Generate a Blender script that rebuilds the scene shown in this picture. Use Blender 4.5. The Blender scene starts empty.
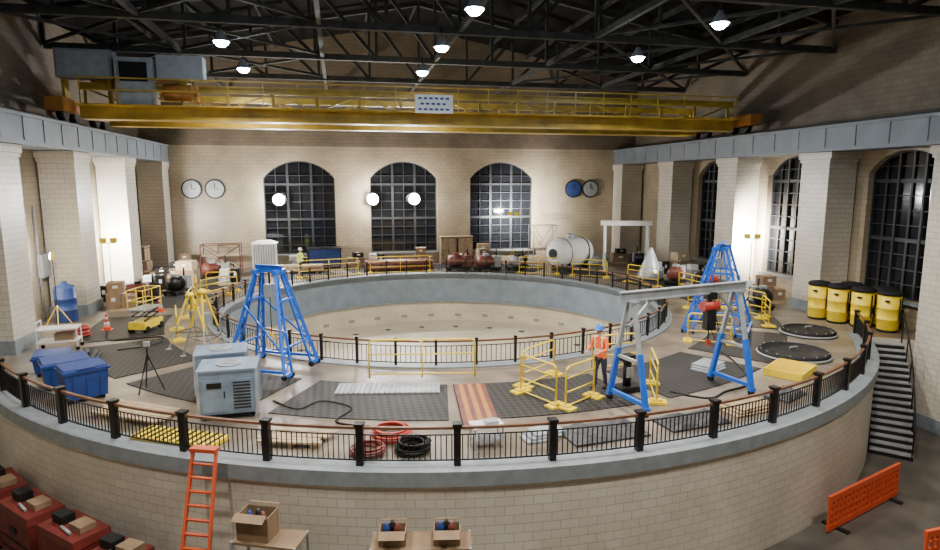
import bpy, bmesh, math, random
from mathutils import Vector, Matrix, Euler
from mathutils.geometry import tessellate_polygon
random.seed(7)
pi=math.pi
CX,CY=5.0,29.95
XL,XR,YB,YF=-12.8,23.0,45.8,-3.0
LOWZ=-3.2
RI,RO=10.3,18.1
def rad(a): return math.radians(a)
def pol(r,a,z=0.0): return Vector((CX+r*math.cos(rad(a)),CY+r*math.sin(rad(a)),z))

# ---------------- materials ----------------
def newmat(name):
    m=bpy.data.materials.new(name); m.use_nodes=True
    nt=m.node_tree; return m,nt,nt.nodes['Principled BSDF']
def mat(name,col,rough=0.5,metal=0.0,var=0.12,scale=3.0,bump=0.0,spec=.5):
    m,nt,b=newmat(name)
    n=nt.nodes.new('ShaderNodeTexNoise'); n.inputs['Scale'].default_value=scale; n.inputs['Detail'].default_value=5
    tc=nt.nodes.new('ShaderNodeTexCoord'); nt.links.new(tc.outputs['Object'],n.inputs['Vector'])
    r=nt.nodes.new('ShaderNodeValToRGB')
    r.color_ramp.elements[0].position=0.3; r.color_ramp.elements[1].position=0.7
    r.color_ramp.elements[0].color=[c*(1-var*1.5) for c in col]+[1]
    r.color_ramp.elements[1].color=[min(1,c*(1+var)) for c in col]+[1]
    nt.links.new(n.outputs['Fac'],r.inputs['Fac']); nt.links.new(r.outputs['Color'],b.inputs['Base Color'])
    b.inputs['Roughness'].default_value=rough; b.inputs['Metallic'].default_value=metal
    b.inputs['Specular IOR Level'].default_value=spec
    if bump:
        bp=nt.nodes.new('ShaderNodeBump'); bp.inputs['Strength'].default_value=bump
        nt.links.new(n.outputs['Fac'],bp.inputs['Height']); nt.links.new(bp.outputs['Normal'],b.inputs['Normal'])
    return m
def tile(name,c1,c2,cm,w=0.6,h=0.3,mortar=0.012,rough=0.35,bump=0.3,lo=.8):
    m,nt,b=newmat(name)
    uv=nt.nodes.new('ShaderNodeUVMap')
    br=nt.nodes.new('ShaderNodeTexBrick'); br.inputs['Scale'].default_value=1.0
    br.inputs['Brick Width'].default_value=w; br.inputs['Row Height'].default_value=h; br.inputs['Mortar Size'].default_value=mortar
    br.inputs['Color1'].default_value=c1+(1,); br.inputs['Color2'].default_value=c2+(1,); br.inputs['Mortar'].default_value=cm+(1,)
    nt.links.new(uv.outputs['UV'],br.inputs['Vector'])
    n=nt.nodes.new('ShaderNodeTexNoise'); n.inputs['Scale'].default_value=0.5; n.inputs['Detail'].default_value=6
    tc=nt.nodes.new('ShaderNodeTexCoord'); nt.links.new(tc.outputs['Object'],n.inputs['Vector'])
    mr=nt.nodes.new('ShaderNodeMapRange'); mr.inputs['From Min'].default_value=0.3; mr.inputs['From Max'].default_value=0.7
    mr.inputs['To Min'].default_value=lo; mr.inputs['To Max'].default_value=1.08
    nt.links.new(n.outputs['Fac'],mr.inputs['Value'])
    mx=nt.nodes.new('ShaderNodeMix'); mx.data_type='RGBA'; mx.blend_type='MULTIPLY'; mx.inputs['Factor'].default_value=1
    nt.links.new(br.outputs['Color'],mx.inputs['A']); nt.links.new(mr.outputs['Result'],mx.inputs['B'])
    nt.links.new(mx.outputs['Result'],b.inputs['Base Color'])
    b.inputs['Roughness'].default_value=rough
    bp=nt.nodes.new('ShaderNodeBump'); bp.inputs['Strength'].default_value=bump; bp.inputs['Distance'].default_value=0.02; bp.invert=True
    nt.links.new(br.outputs['Fac'],bp.inputs['Height']); nt.links.new(bp.outputs['Normal'],b.inputs['Normal'])
    return m
def emis(name,col,s):
    m,nt,b=newmat(name); b.inputs['Base Color'].default_value=col+(1,)
    b.inputs['Emission Color'].default_value=col+(1,); b.inputs['Emission Strength'].default_value=s; return m
def plate(name,c1,c2,scale=9):
    m,nt,b=newmat(name)
    tc=nt.nodes.new('ShaderNodeTexCoord'); mp=nt.nodes.new('ShaderNodeMapping'); mp.inputs['Rotation'].default_value=(0,0,rad(45))
    ch=nt.nodes.new('ShaderNodeTexChecker'); ch.inputs['Scale'].default_value=scale
    ch.inputs['Color1'].default_value=c1+(1,); ch.inputs['Color2'].default_value=c2+(1,)
    nt.links.new(tc.outputs['Object'],mp.inputs['Vector']); nt.links.new(mp.outputs['Vector'],ch.inputs['Vector'])
    nt.links.new(ch.outputs['Color'],b.inputs['Base Color']); b.inputs['Roughness'].default_value=0.6; b.inputs['Metallic'].default_value=0.0
    b.inputs['Specular IOR Level'].default_value=.25
    return m
M={}
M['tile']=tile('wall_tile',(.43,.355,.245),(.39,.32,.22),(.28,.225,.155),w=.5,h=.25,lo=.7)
M['tile_shade']=tile('upper_wall_shaded_tile',(.20,.155,.105),(.175,.135,.09),(.12,.095,.065),w=.5,h=.25,lo=.65,rough=.7)  # wall tile darkened above the crane runway: shade put into the colour
M['tilec']=tile('column_tile',(.60,.55,.46),(.55,.50,.42),(.39,.35,.28),w=.45,h=.22)
M['tilep']=tile('parapet_tile',(.62,.575,.49),(.57,.525,.445),(.40,.365,.30),w=.42,h=.21,mortar=.009)
M['tilepit']=tile('pit_tile',(.66,.58,.43),(.61,.54,.40),(.43,.37,.28),w=.9,h=.5,mortar=.01)
M['pitfl']=mat('pit_floor_screed',(.50,.43,.32),.5,0,.12,.5)
M['band']=mat('grey_blue_paint',(.20,.25,.295),.45,0,.12,1.5)
M['coping']=mat('bluestone_coping',(.21,.24,.26),.5,0,.12,4)
M['deck']=mat('deck_concrete',(.19,.155,.118),.35,0,.35,.9)
M['side']=mat('floor_terrazzo',(.15,.11,.075),.3,0,.35,.6)
M['low']=mat('lower_concrete',(.075,.064,.052),.6,0,.3,1)
M['grate']=plate('chequer_plate',(.014,.0135,.013),(.038,.036,.033),7)
M['ledge']=mat('runway_grey',(.165,.195,.225),.5,0,.1,1)
M['dark']=mat('dark_metal',(.012,.012,.014),.4,.3,.2,5)
M['black']=mat('black_plastic',(.012,.012,.013),.65,0,.2,5,0,.2)
M['rail']=mat('black_iron',(.015,.014,.014),.4,.5,.2,5)
M['wood']=mat('handrail_wood',(.16,.075,.04),.35,0,.2,5)
M['roof']=mat('roof_deck',(.008,.007,.006),.9,0,.2,1,0,.1)
M['truss']=mat('truss_steel',(.045,.046,.042),.7,.1,.25,2,0,.2)
M['yel']=mat('crane_yellow',(.40,.265,.025),.45,0,.25,1.2)
M['sy']=mat('safety_yellow',(.85,.62,.02),.4,0,.08,3)
M['ora']=mat('crane_orange',(.42,.17,.03),.45,0,.15,1.5)
M['cone']=mat('cone_orange',(.62,.08,.02),.45,0,.05)
M['lado']=mat('ladder_orange',(.48,.07,.02),.45,0,.08)
M['white']=mat('white_paint',(.68,.68,.66),.5,0,.05)
M['grey']=mat('grey_paint',(.28,.29,.30),.5,0,.1)
M['lgrey']=mat('galvanised_grey',(.36,.39,.42),.4,.3,.15,3)
M['silver']=mat('silver_panel',(.19,.26,.36),.4,.2,.15,3)
M['blue']=mat('gantry_blue',(.01,.12,.60),.35,0,.1,3)
M['bluep']=mat('bin_blue',(.01,.04,.19),.45,0,.15,3)
M['red']=mat('signal_red',(.36,.03,.02),.45,0,.15,3)
M['dred']=mat('job_box_red',(.13,.016,.012),.5,0,.25,3)
M['rust']=mat('rust_red_paint',(.15,.038,.026),.5,0,.25,3)
M['lumber']=mat('lumber',(.40,.295,.18),.7,0,.2,6)
M['card']=mat('cardboard',(.22,.145,.085),.8,0,.12,4)
M['tarp']=mat('dark_tarp',(.05,.05,.055),.6,0,.3,6,.5)
M['skin']=mat('skin',(.50,.28,.18),.5,0,.05)
M['denim']=mat('work_trousers',(.03,.035,.06),.8,0,.2,20)
M['boot']=mat('boot_leather',(.03,.02,.015),.6,0,.1)
M['vesto']=mat('hi_vis_orange',(.95,.18,.03),.6,0,.05)
M['vesty']=mat('hi_vis_yellow',(.62,.85,.05),.6,0,.05)
M['strip']=mat('reflective_strip',(.75,.75,.70),.3,0,.02)
M['hatb']=mat('hard_hat_blue',(.02,.20,.62),.3,0,.02)
M['hatw']=mat('hard_hat_white',(.8,.8,.78),.3,0,.02)
M['hair']=mat('hair_dark',(.03,.02,.015),.7,0,.1)
M['glass']=mat('night_glass',(.008,.009,.012),.08,0,.2,1)
M['frame']=mat('window_frame',(.03,.033,.036),.5,.2,.1)
M['lamp']=emis('lamp_white',(.62,.80,1.0),140)
M['flood']=emis('flood_white',(.95,.97,1.0),600)

# ---------------- builder ----------------
class B:
    def __init__(s): s.bm=bmesh.new(); s.uv=s.bm.loops.layers.uv.new('UVMap'); s.m=[]
    def mi(s,k):
        if k not in s.m: s.m.append(k)
        return s.m.index(k)
    def face(s,vs,k,uvs=None,smooth=False):
        v=[x if isinstance(x,bmesh.types.BMVert) else s.bm.verts.new(x) for x in vs]
        try: f=s.bm.faces.new(v)
        except ValueError: return None
        f.material_index=s.mi(k); f.smooth=smooth
        if uvs:
            for l,u in zip(f.loops,uvs): l[s.uv].uv=u
        else:
            f.normal_update(); n=f.normal; a=[abs(c) for c in n]
            for l in f.loops:
                c=l.vert.co
                l[s.uv].uv=(c.x,c.y) if a[2]>=max(a[0],a[1]) else ((c.y,c.z) if a[0]>a[1] else (c.x,c.z))
        return f
    def box(s,c,size,k,rot=None,taper=1.0):
        R=Euler(rot).to_matrix() if rot else Matrix.Identity(3); c=Vector(c)
        h=[x/2 for x in size]
        P=[c+R@Vector((sx*h[0]*(taper if sz>0 else 1),sy*h[1]*(taper if sz>0 else 1),sz*h[2])) for sz in(-1,1) for sy in(-1,1) for sx in(-1,1)]
        V=[s.bm.verts.new(q) for q in P]
        for q in ((0,2,3,1),(4,5,7,6),(0,1,5,4),(2,6,7,3),(0,4,6,2),(1,3,7,5)): s.face([V[i] for i in q],k)
    def beam(s,a,b,w,h,k):
        a=Vector(a);b=Vector(b);d=b-a;L=d.length
        if L<1e-6:return
        d.normalize(); up=Vector((0,0,1)) if abs(d.z)<.95 else Vector((0,1,0))
        x=d.cross(up).normalized(); y=x.cross(d).normalized()
        V=[]
        for q in (a,b):
            for sx,sy in((-1,-1),(1,-1),(1,1),(-1,1)): V.append(s.bm.verts.new(q+x*sx*w/2+y*sy*h/2))
        for q in ((3,2,1,0),(4,5,6,7),(0,1,5,4),(1,2,6,5),(2,3,7,6),(3,0,4,7)): s.face([V[i] for i in q],k)
    def ibeam(s,a,b,w,h,k,t=.02):
        a=Vector(a);b=Vector(b); z=Vector((0,0,h/2))
        s.beam(a,b,t*1.5,h,k); s.beam(a+z,b+z,w,t*1.5,k); s.beam(a-z,b-z,w,t*1.5,k)
    def rod(s,a,b,r,k,n=8,r2=None):
        a=Vector(a);b=Vector(b);d=(b-a)
        if d.length<1e-6:return
        d.normalize(); up=Vector((0,0,1)) if abs(d.z)<.95 else Vector((0,1,0))
        x=d.cross(up).normalized(); y=x.cross(d).normalized()
        if r2 is None:r2=r
        A=[s.bm.verts.new(a+(x*math.cos(2*pi*i/n)+y*math.sin(2*pi*i/n))*r) for i in range(n)]
        C=[s.bm.verts.new(b+(x*math.cos(2*pi*i/n)+y*math.sin(2*pi*i/n))*r2) for i in range(n)]
        for i in range(n): s.face([A[i],A[(i+1)%n],C[(i+1)%n],C[i]],k,smooth=n>6)
        s.face(A[::-1],k); s.face(C,k)
    def path(s,pts,r,k,n=6,closed=False):
        pts=[Vector(q) for q in pts]; rings=[]
        N=len(pts)
        for i,q in enumerate(pts):
            pa=pts[i-1] if (i>0 or closed) else pts[i]; pb=pts[(i+1)%N] if (i<N-1 or closed) else pts[i]
            d=(pb-pa).normalized(); up=Vector((0,0,1)) if abs(d.z)<.95 else Vector((0,1,0))
            x=d.cross(up).normalized(); y=x.cross(d).normalized()
            rings.append([s.bm.verts.new(q+(x*math.cos(2*pi*j/n)+y*math.sin(2*pi*j/n))*r) for j in range(n)])
        for i in range(N if closed else N-1):
            a=rings[i];b=rings[(i+1)%N]
            for j in range(n): s.face([a[j],a[(j+1)%n],b[(j+1)%n],b[j]],k,smooth=True)
        if not closed: s.face(rings[0][::-1],k); s.face(rings[-1],k)
    def lathe(s,prof,k,n=24,c=(0,0,0),smooth=True,axis='z'):
        c=Vector(c); R=[]
        def mk(r,z,i):
            a=2*pi*i/n; x,y=r*math.cos(a),r*math.sin(a)
            return c+(Vector((x,y,z)) if axis=='z' else (Vector((z,x,y)) if axis=='x' else Vector((y,z,x))))
        for r,z in prof: R.append([s.bm.verts.new(mk(r,z,i)) for i in range(n)])
        for a,b in zip(R,R[1:]):
            for i in range(n): s.face([a[i],a[(i+1)%n],b[(i+1)%n],b[i]],k,smooth=smooth)
        if prof[0][0]>2e-3: s.face(R[0][::-1],k)
        if prof[-1][0]>2e-3 and prof[0][0]>2e-3: s.face(R[-1],k)
    def arc(s,r1,r2,a1,a2,z1,z2,k,step=2,kt=None,ko=None,ki=None,ends=True):
        n=max(1,int(abs(a2-a1)/step)); kt=kt or k; ko=ko or k; ki=ki or k
        for i in range(n):
            a=a1+(a2-a1)*i/n; b=a1+(a2-a1)*(i+1)/n
            s.face([pol(r1,a,z2),pol(r2,a,z2),pol(r2,b,z2),pol(r1,b,z2)],kt)
            s.face([pol(r1,a,z1),pol(r1,b,z1),pol(r2,b,z1),pol(r2,a,z1)],k)
            ua=rad(a)*r2;ub=rad(b)*r2
            s.face([pol(r2,a,z1),pol(r2,b,z1),pol(r2,b,z2),pol(r2,a,z2)],ko,[(ua,z1),(ub,z1),(ub,z2),(ua,z2)])
            ua=rad(a)*r1;ub=rad(b)*r1
            s.face([pol(r1,b,z1),pol(r1,a,z1),pol(r1,a,z2),pol(r1,b,z2)],ki,[(ub,z1),(ua,z1),(ua,z2),(ub,z2)])
        if ends:
            s.face([pol(r1,a1,z1),pol(r2,a1,z1),pol(r2,a1,z2),pol(r1,a1,z2)],ko)
            s.face([pol(r2,a2,z1),pol(r1,a2,z1),pol(r1,a2,z2),pol(r2,a2,z2)],ko)
    def obj(s,name,loc=(0,0,0),rz=0,parent=None):
        me=bpy.data.meshes.new(name); s.bm.to_mesh(me); s.bm.free()
        for k in s.m: me.materials.append(M[k])
        o=bpy.data.objects.new(name,me); bpy.context.collection.objects.link(o)
        o.location=loc; o.rotation_euler=(0,0,rz)
        if parent: o.parent=parent
        return o
def dup(o,loc,rz=0,sc=1):
    n=bpy.data.objects.new(o.name.split('.')[0],o.data); bpy.context.collection.objects.link(n); n.location=loc; n.rotation_euler=(0,0,rz); n.scale=(sc,)*3; return n

# ---------------- shell ----------------
def archpts(c,w,z0,zs,rise,n=12):
    hw=w/2; R=(hw*hw+rise*rise)/(2*rise); zc=zs+rise-R; a0=math.asin(hw/R)
    pts=[(c-hw,z0),(c+hw,z0)]
    for i in range(n+1):
        a=a0-2*a0*i/n; pts.append((c+R*math.sin(a),zc+R*math.cos(a)))
    return pts
def wall(name,to3,lo,hi,z0,z1,wins,k,depth=.5):
    b=B(); ZS=8.5
    loops=[[Vector((lo,z0,0)),Vector((hi,z0,0)),Vector((hi,ZS,0)),Vector((lo,ZS,0))]]
    for w in wins: loops.append([Vector((x,z,0)) for x,z in w])
    tris=tessellate_polygon(loops); flat=[q for l in loops for q in l]
    vs=[b.bm.verts.new(to3(q.x,q.y,0)) for q in flat]
    for t in tris: b.face([vs[i] for i in t],k)
    b.face([to3(lo,ZS,0),to3(hi,ZS,0),to3(hi,z1,0),to3(lo,z1,0)],'tile_shade')
    for w in wins:
        n=len(w)
        for i in range(n):
            (x1,za),(x2,zb)=w[i],w[(i+1)%n]
            b.face([to3(x1,za,0),to3(x2,zb,0),to3(x2,zb,depth),to3(x1,za,depth)],k)
    bmesh.ops.recalc_face_normals(b.bm,faces=b.bm.faces[:])
    return b.obj(name)
def window(name,to3,c,w,z0,zs,rise,d=.35):
    b=B(); ap=archpts(c,w,z0,zs,rise)
    b.face([to3(x,z,d+.06) for x,z in ap],'glass')
    n=len(ap)
    for i in range(n): b.beam(to3(*ap[i],d),to3(*ap[(i+1)%n],d),.14,.14,'frame')
    hw=w/2; R=(hw*hw+rise*rise)/(2*rise); zc=zs+rise-R
    top=lambda x: zc+math.sqrt(max(0,R*R-(x-c)**2))
    for i in range(1,6):
        x=c-hw+w*i/6; t=.16 if i in(2,4) else .04
        b.beam(to3(x,z0,d),to3(x,top(x),d),t,.1,'frame')
    z=z0; i=0
    while z<zs-.2:
        z+=.62; i+=1
        t=.04 if i%4 else .16
        b.beam(to3(c-hw,z,d),to3(c+hw,z,d),.08,t,'frame')
    b.beam(to3(c-hw-.1,z0-.06,-.05),to3(c+hw+.1,z0-.06,-.05),.25,.12,'coping')
    return b.obj(name)
tb=lambda x,z,d:Vector((x,YB+d,z)); tr=lambda y,z,d:Vector((XR+d,y,z)); tl=lambda y,z,d:Vector((XL-d,y,z))
tf=lambda x,z,d:Vector((x,YF-d,z))
BW=[(-2.6,4.9),(4.8,4.9),(12.2,4.9)]
ZT=13.6
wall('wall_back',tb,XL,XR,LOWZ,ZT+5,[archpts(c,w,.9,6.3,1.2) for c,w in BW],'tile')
for i,(c,w) in enumerate(BW): window('window_%d'%(i+1),tb,c,w,.9,6.3,1.2)
RW=[14.9,21.6,28.2,34.9]
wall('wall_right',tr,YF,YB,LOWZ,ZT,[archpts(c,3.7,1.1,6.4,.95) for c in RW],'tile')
for i,c in enumerate(RW): window('window_%d'%(i+4),tr,c,3.7,1.1,6.4,.95)
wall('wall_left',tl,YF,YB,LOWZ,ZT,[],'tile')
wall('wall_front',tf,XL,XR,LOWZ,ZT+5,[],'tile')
def column(x0,x1,y0,y1,z0,name='wall_column'):
    b=B(); cx=(x0+x1)/2; cy=(y0+y1)/2; w=x1-x0; d=y1-y0
    b.box((cx,cy,(z0+6.9)/2),(w,d,6.9-z0),'tilec')
    b.box((cx,cy,z0+.25),(w+.12,d+.16,.5),'coping')
    b.box((cx,cy,6.98),(w+.08,d+.12,.16),'tilec'); b.box((cx,cy,7.2),(w+.14,d+.3,.28),'tilec')
    return b.obj(name)
for y in (4.8,11.5,18.2,24.9,31.5,38.2):
    z0=LOWZ if y<20 else 0
    column(21.45,22.9,y-.85,y+.85,z0); column(-12.7,-11.25,y-.85,y+.85,z0)
column(21.2,22.85,44.2,45.7,0); column(-12.65,-11.1,44.2,45.7,0)
for nm,x0,x1,xr in(('crane_runway',21.25,22.85,21.7),('crane_runway',-12.65,-11.05,-11.5)):
    b=B(); b.box(((x0+x1)/2,(YF+YB)/2,7.92),(x1-x0,YB-YF-.1,1.0),'ledge')
    b.box(((x0+x1)/2,(YF+YB)/2,7.42),(x1-x0+.12,YB-YF-.1,.12),'ledge')
    b.box(((x0+x1)/2,(YF+YB)/2,8.43),(x1-x0+.16,YB-YF-.1,.12),'ledge')
    b.box((xr,(YF+YB)/2,8.55),(.1,YB-YF-.2,.12),'dark')
    for i in range(int((YB-YF)/1.65)):
        y=YF+.8+i*1.65; b.box(((x0+x1)/2,y,7.95),(x1-x0+.06,.06,.86),'ledge')
    b.obj(nm)
A0,A1=-33.0,201.0
b=B(); b.arc(RI,RO,0,360,-.3,0,'deck',step=3,ends=False); b.obj('pit_deck_floor')
b=B()
def edge(a):
    c,s=math.cos(rad(a)),math.sin(rad(a)); t=1e9
    if c>1e-6:t=min(t,(XR-CX)/c)
    if c<-1e-6:t=min(t,(XL-CX)/c)
    if s>1e-6:t=min(t,(YB-CY)/s)
    return t
angs=[A0+(A1-A0)*i/110 for i in range(111)]
angs+= [math.degrees(math.atan2(YB-CY,XR-CX)),math.degrees(math.atan2(YB-CY,XL-CX))]; angs.sort()
for a,c in zip(angs,angs[1:]):
    e1,e2=edge(a),edge(c); r1,r2=min(RO,e1-.01),min(RO,e2-.01)
    b.face([pol(r1,a),pol(e1,a),pol(e2,c),pol(r2,c)],'side')
for a in(A0,A1): b.face([pol(RO,a,0),pol(edge(a),a,0),pol(edge(a),a,LOWZ),pol(RO,a,LOWZ)],'tilep')
b.obj('floor')
b=B(); b.face([(XL,YF,LOWZ),(XR,YF,LOWZ),(XR,24,LOWZ),(XL,24,LOWZ)],'low')
b.obj('floor_lower')
b=B(); b.arc(RO-.4,RO,201.2,328,LOWZ,-.3,'tilep',step=2); b.obj('wall_parapet')
b=B(); b.arc(RO-.55,RO+.1,201.2,328,-.3,.03,'coping',step=2); b.arc(RI,RI+.55,0,360,-.25,.05,'coping',step=3,ends=False); b.obj('trim_coping')
b=B(); PZ=-3.1
b.arc(RI,RI+.25,0,360,-1.75,-.25,'band',step=3,ends=False)
b.arc(RI-.12,RI+.25,0,360,-1.88,-1.75,'coping',step=3,ends=False)
b.arc(RI,RI+.25,0,360,PZ,-1.88,'tilepit',step=3,ends=False)
for i in range(36):
    a=i*10+5; b.box(pol(RI-.01,a,-2.75),(.06,.4,.2),'grey',(0,0,rad(a)))
for i in range(60):
    a,c=i*6,i*6+6; b.face([pol(0,0,PZ),pol(RI+.1,a,PZ),pol(RI+.1,c,PZ)],'pitfl')
for i in range(24):
    a=i*15; b.box(pol(8.3,a,PZ+.01),(.3,.3,.03),'dark',(0,0,rad(a)))
b.obj('pit_wall')
b=B()
for a in list(range(179,340,21)): b.arc(12.5,15.3,a+1,a+19,.0,.025,'grate',step=3)
for a in list(range(-14,168,21)): b.arc(12.5,15.1,a+2,a+18,.0,.025,'grate',step=3)
b.obj('floor_chequer_plates')
def stairs(a0,a1,n,r2):
    b=B()
    for i in range(n):
        a=a0+(a1-a0)*i/n; c=a0+(a1-a0)*(i+1)/n
        zt=LOWZ*(i+1)/(n+1)
        b.arc(RO+.05,r2,min(a,c),max(a,c),LOWZ,zt-.05,'dark',step=5); b.arc(RO+.05,r2,min(a,c),max(a,c),zt-.05,zt,'grey',step=5)
    pts=[pol(r2-.05,a0+(a1-a0)*i/10,.95+LOWZ*i/10) for i in range(11)]
    b.path(pts,.03,'rail')
    for q in pts[::2]: b.rod(q,q-Vector((0,0,1.1)),.025,'rail',6)
    return b.obj('staircase')
stairs(-33.1,-46,17,19.4); stairs(201.1,215,17,18.98)
def railing(name,r,a0,a1,post,h,nb,topk,th):
    b=B(); n=max(1,round((a1-a0)/post)); full=abs(a1-a0)>=359
    for i in range(n+(0 if full else 1)):
        a=a0+(a1-a0)*i/n; q=pol(r,a)
        b.box(q+Vector((0,0,h/2+.03)),(th,th,h+.04),'rail',(0,0,rad(a)))
        b.box(q+Vector((0,0,h+.08)),(th*1.35,th*1.35,.05),'rail',(0,0,rad(a)))
    for z,w,k in((h,.07,topk),(h*.82,.03,'rail'),(.14,.035,'rail')):
        m=n*3
        for i in range(m): b.beam(pol(r,a0+(a1-a0)*i/m,z),pol(r,a0+(a1-a0)*(i+1)/m,z),w,w*.8,k)
    for i in range(n):
        for j in range(1,nb):
            a=a0+(a1-a0)*(i+j/nb)/n
            b.beam(pol(r,a,.14),pol(r,a,h*.82),.022,.022,'rail')
    return b.obj(name)
railing('outer_railing',RO-.25,201.5,328,6.8,.86,18,'wood',.15)
railing('inner_railing',RI+.3,0,360,7.2,.85,8,'wood',.08)
b=B(); xm=(XL+XR)/2
b.face([(XL,YF,ZT),(xm,YF,17),(xm,YB,17),(XL,YB,ZT)],'roof'); b.face([(xm,YF,17),(XR,YF,ZT),(XR,YB,ZT),(xm,YB,17)],'roof')
for i in range(1,12):
    x=XL+(XR-XL)*i/12; z=17-(17-ZT)*abs(x-xm)/(xm-XL)-.15
    b.beam((x,YF,z),(x,YB,z),.12,.25,'truss')
b.obj('ceiling')
for y in (6.5,13,19.5,26,32.5,39):
    b=B(); zb=12.1; N=12
    tz=lambda x:16.6-(16.6-13.3)*abs(x-xm)/(xm-XL)
    xs=[XL+.1+(XR-XL-.2)*i/N for i in range(N+1)]
    b.beam((xs[0],y,zb),(xs[-1],y,zb),.25,.28,'truss')
    b.beam((xs[0],y,tz(xs[0])),(xm,y,16.6),.25,.28,'truss'); b.beam((xm,y,16.6),(xs[-1],y,tz(xs[-1])),.25,.28,'truss')
    for i in range(N):
        b.beam((xs[i],y,zb),(xs[i],y,tz(xs[i])),.14,.14,'truss')
        if i<N/2: b.beam((xs[i],y,tz(xs[i])),(xs[i+1],y,zb),.16,.16,'truss')
        else: b.beam((xs[i],y,zb),(xs[i+1],y,tz(xs[i+1])),.16,.16,'truss')
    b.obj('roof_truss')
b=B()
for x in(-7,-.5,5.1,11,17): b.beam((x,YF,12.15),(x,YB,12.15),.18,.22,'truss')
for i,y in enumerate((6.5,13,19.5,26,32.5)):
    for x0,x1 in((-7,-.5),(11,17),(-12.7,-7),(17,22.9)):
        b.beam((x0,y,12.2),(x1,y+6.5,12.2),.12,.12,'truss'); b.beam((x1,y,12.2),(x0,y+6.5,12.2),.12,.12,'truss')
b.obj('roof_bracing')
def light(name,typ,loc,e,col=(1,.93,.82),r=.25,spot=None,rot=(0,0,0)):
    l=bpy.data.lights.new(name,typ); l.energy=e; l.color=col
    if typ in('POINT','SPOT'): l.shadow_soft_size=r
    if spot: l.spot_size=rad(spot); l.spot_blend=.5
    o=bpy.data.objects.new(name,l); bpy.context.collection.objects.link(o); o.location=loc; o.rotation_euler=rot; return o
b=B()
b.rod((0,0,.35),(0,0,.75),.03,'dark'); b.lathe([(.08,.4),(.12,.3),(.30,0),(.33,-.02)],'grey',20); b.lathe([(.001,-.22),(.15,-.19),(.26,-.08),(.28,.02),(.001,.03)],'lamp',20)
hb=b.obj('high_bay_lamp',(4.3,25.7,11.4))
pos=[(-4.2,32.4),(-4.2,26.5),(13,26),(13,20),(4.4,20),(4.3,31.5),(4.3,13),(13,13),(-4.2,13),(-4.2,20),(4.3,6),(-4.2,6),(13,6)]  # rows nearest the camera are out of view, added to light the foreground
for q in pos: dup(hb,(q[0],q[1],11.4))
for q in pos+[(4.3,25.7)]:
    e=3000 if q[1]<15 else (2900 if q[1]<28 else 1500)
    light('high_bay_light','SPOT',(q[0],q[1],11.1),e,(1,.925,.81),spot=140,r=.3)
b=B(); b.lathe([(.1,.25),(.36,.05),(.40,-.02),(.36,.0)],'grey',24,axis='y'); b.rod((0,.02,0),(0,-.03,0),.38,'flood',24); b.rod((0,.2,-.1),(0,.35,-.35),.03,'dark')
b.rod((0,.3,-.35),(0,.6,-.35),.03,'dark')
fl=b.obj('flood_lamp',(-4,45.4,4.8)); dup(fl,(2.5,45.4,4.8)); dup(fl,(5.5,45.4,4.8))
for x,e in((-4,1300),(2.5,1300),(5.5,900)): light('flood_light','POINT',(x,45.05,4.8),e,(1,.96,.90),.2)
def worklight(loc,e,h=2.6,face=0):
    b=B()
    for i in range(3):
        a=2*pi*i/3; b.rod((.6*math.cos(a),.6*math.sin(a),.02),(0,0,1.0),.02,'sy',6)
    b.rod((0,0,.7),(0,0,h),.02,'dark',6); b.beam((-.35,0,h),(.35,0,h),.04,.04,'sy')
    for x in(-.25,.25):
        b.box((x,0,h+.15),(.32,.12,.24),'sy'); b.box((x,-.07,h+.15),(.26,.03,.18),'flood')
    b.obj('work_light',loc,face)
    d=Vector((math.sin(face),-math.cos(face),0))
    light('work_light_beam','SPOT',Vector(loc)+d*.2+Vector((0,0,h+.15)),e,(1,.95,.86),.12,150,(rad(90),0,face+pi if 0 else face+pi))
worklight((-11.6,35.0,0),5200,2.9,rad(175)); worklight((-11.4,28.0,0),4200,2.9,rad(-70))
worklight((21.7,29.3,0),4600,3.0,rad(150)); worklight((12.6,44.0,0),5000,3.6,rad(165))
# ---------------- crane ----------------
b=B()
for y in(30.8,34.4):
    b.box((5.1,y,9.0),(31.8,.5,.5),'yel'); b.box((5.1,y,8.75),(31.6,.8,.05),'yel'); b.box((5.1,y,9.27),(31.8,.8,.05),'yel')
    b.box((5.1,y,10.15),(31.8,.3,.3),'yel')
    for i in range(17):
        x=-10.6+i*1.96; b.beam((x,y,9.27),(x,y,10.05),.12,.12,'yel')
        if i<16: b.beam((x,y,9.3 if i%2 else 10.05),(x+1.96,y,10.05 if i%2 else 9.3),.07,.07,'yel')
for x in(-11.35,21.55):
    b.box((x,32.6,9.25),(.7,6.4,.55),'ora')
    for y in (30.2,31.4,33.8,35):b.rod((x-.15,y,8.92),(x+.15,y,8.92),.3,'dark',16)
b.box((5.1,30.2,9.3),(31.8,.7,.05),'yel')
for z in(9.9,10.4): b.beam((-10.5,29.85,z),(20.8,29.85,z),.05,.06,'yel')
for i in range(22): b.beam((-10.5+i*1.48,29.85,9.3),(-10.5+i*1.48,29.85,10.42),.04,.04,'yel')
b.box((-10.4,30.6,11.0),(2.2,.8,1.2),'grey'); b.box((-10.4,30.15,11.0),(2.0,.04,1.0),'lgrey')
for x in(-11.3,-9.5): b.box((x,30.6,9.85),(.12,.5,1.2),'yel')
b.box((-8.4,30.5,10.3),(1.5,1.0,2.0),'lgrey'); b.box((-8.4,29.97,10.7),(1.1,.04,.8),'dark')
b.box((-6.6,30.7,11.0),(1.9,.8,1.0),'grey'); b.box((-6.6,30.7,10.35),(.3,.5,.4),'yel'); b.rod((-7.3,30.4,9.9),(-5.9,30.4,9.9),.35,'ora',16)
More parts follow.
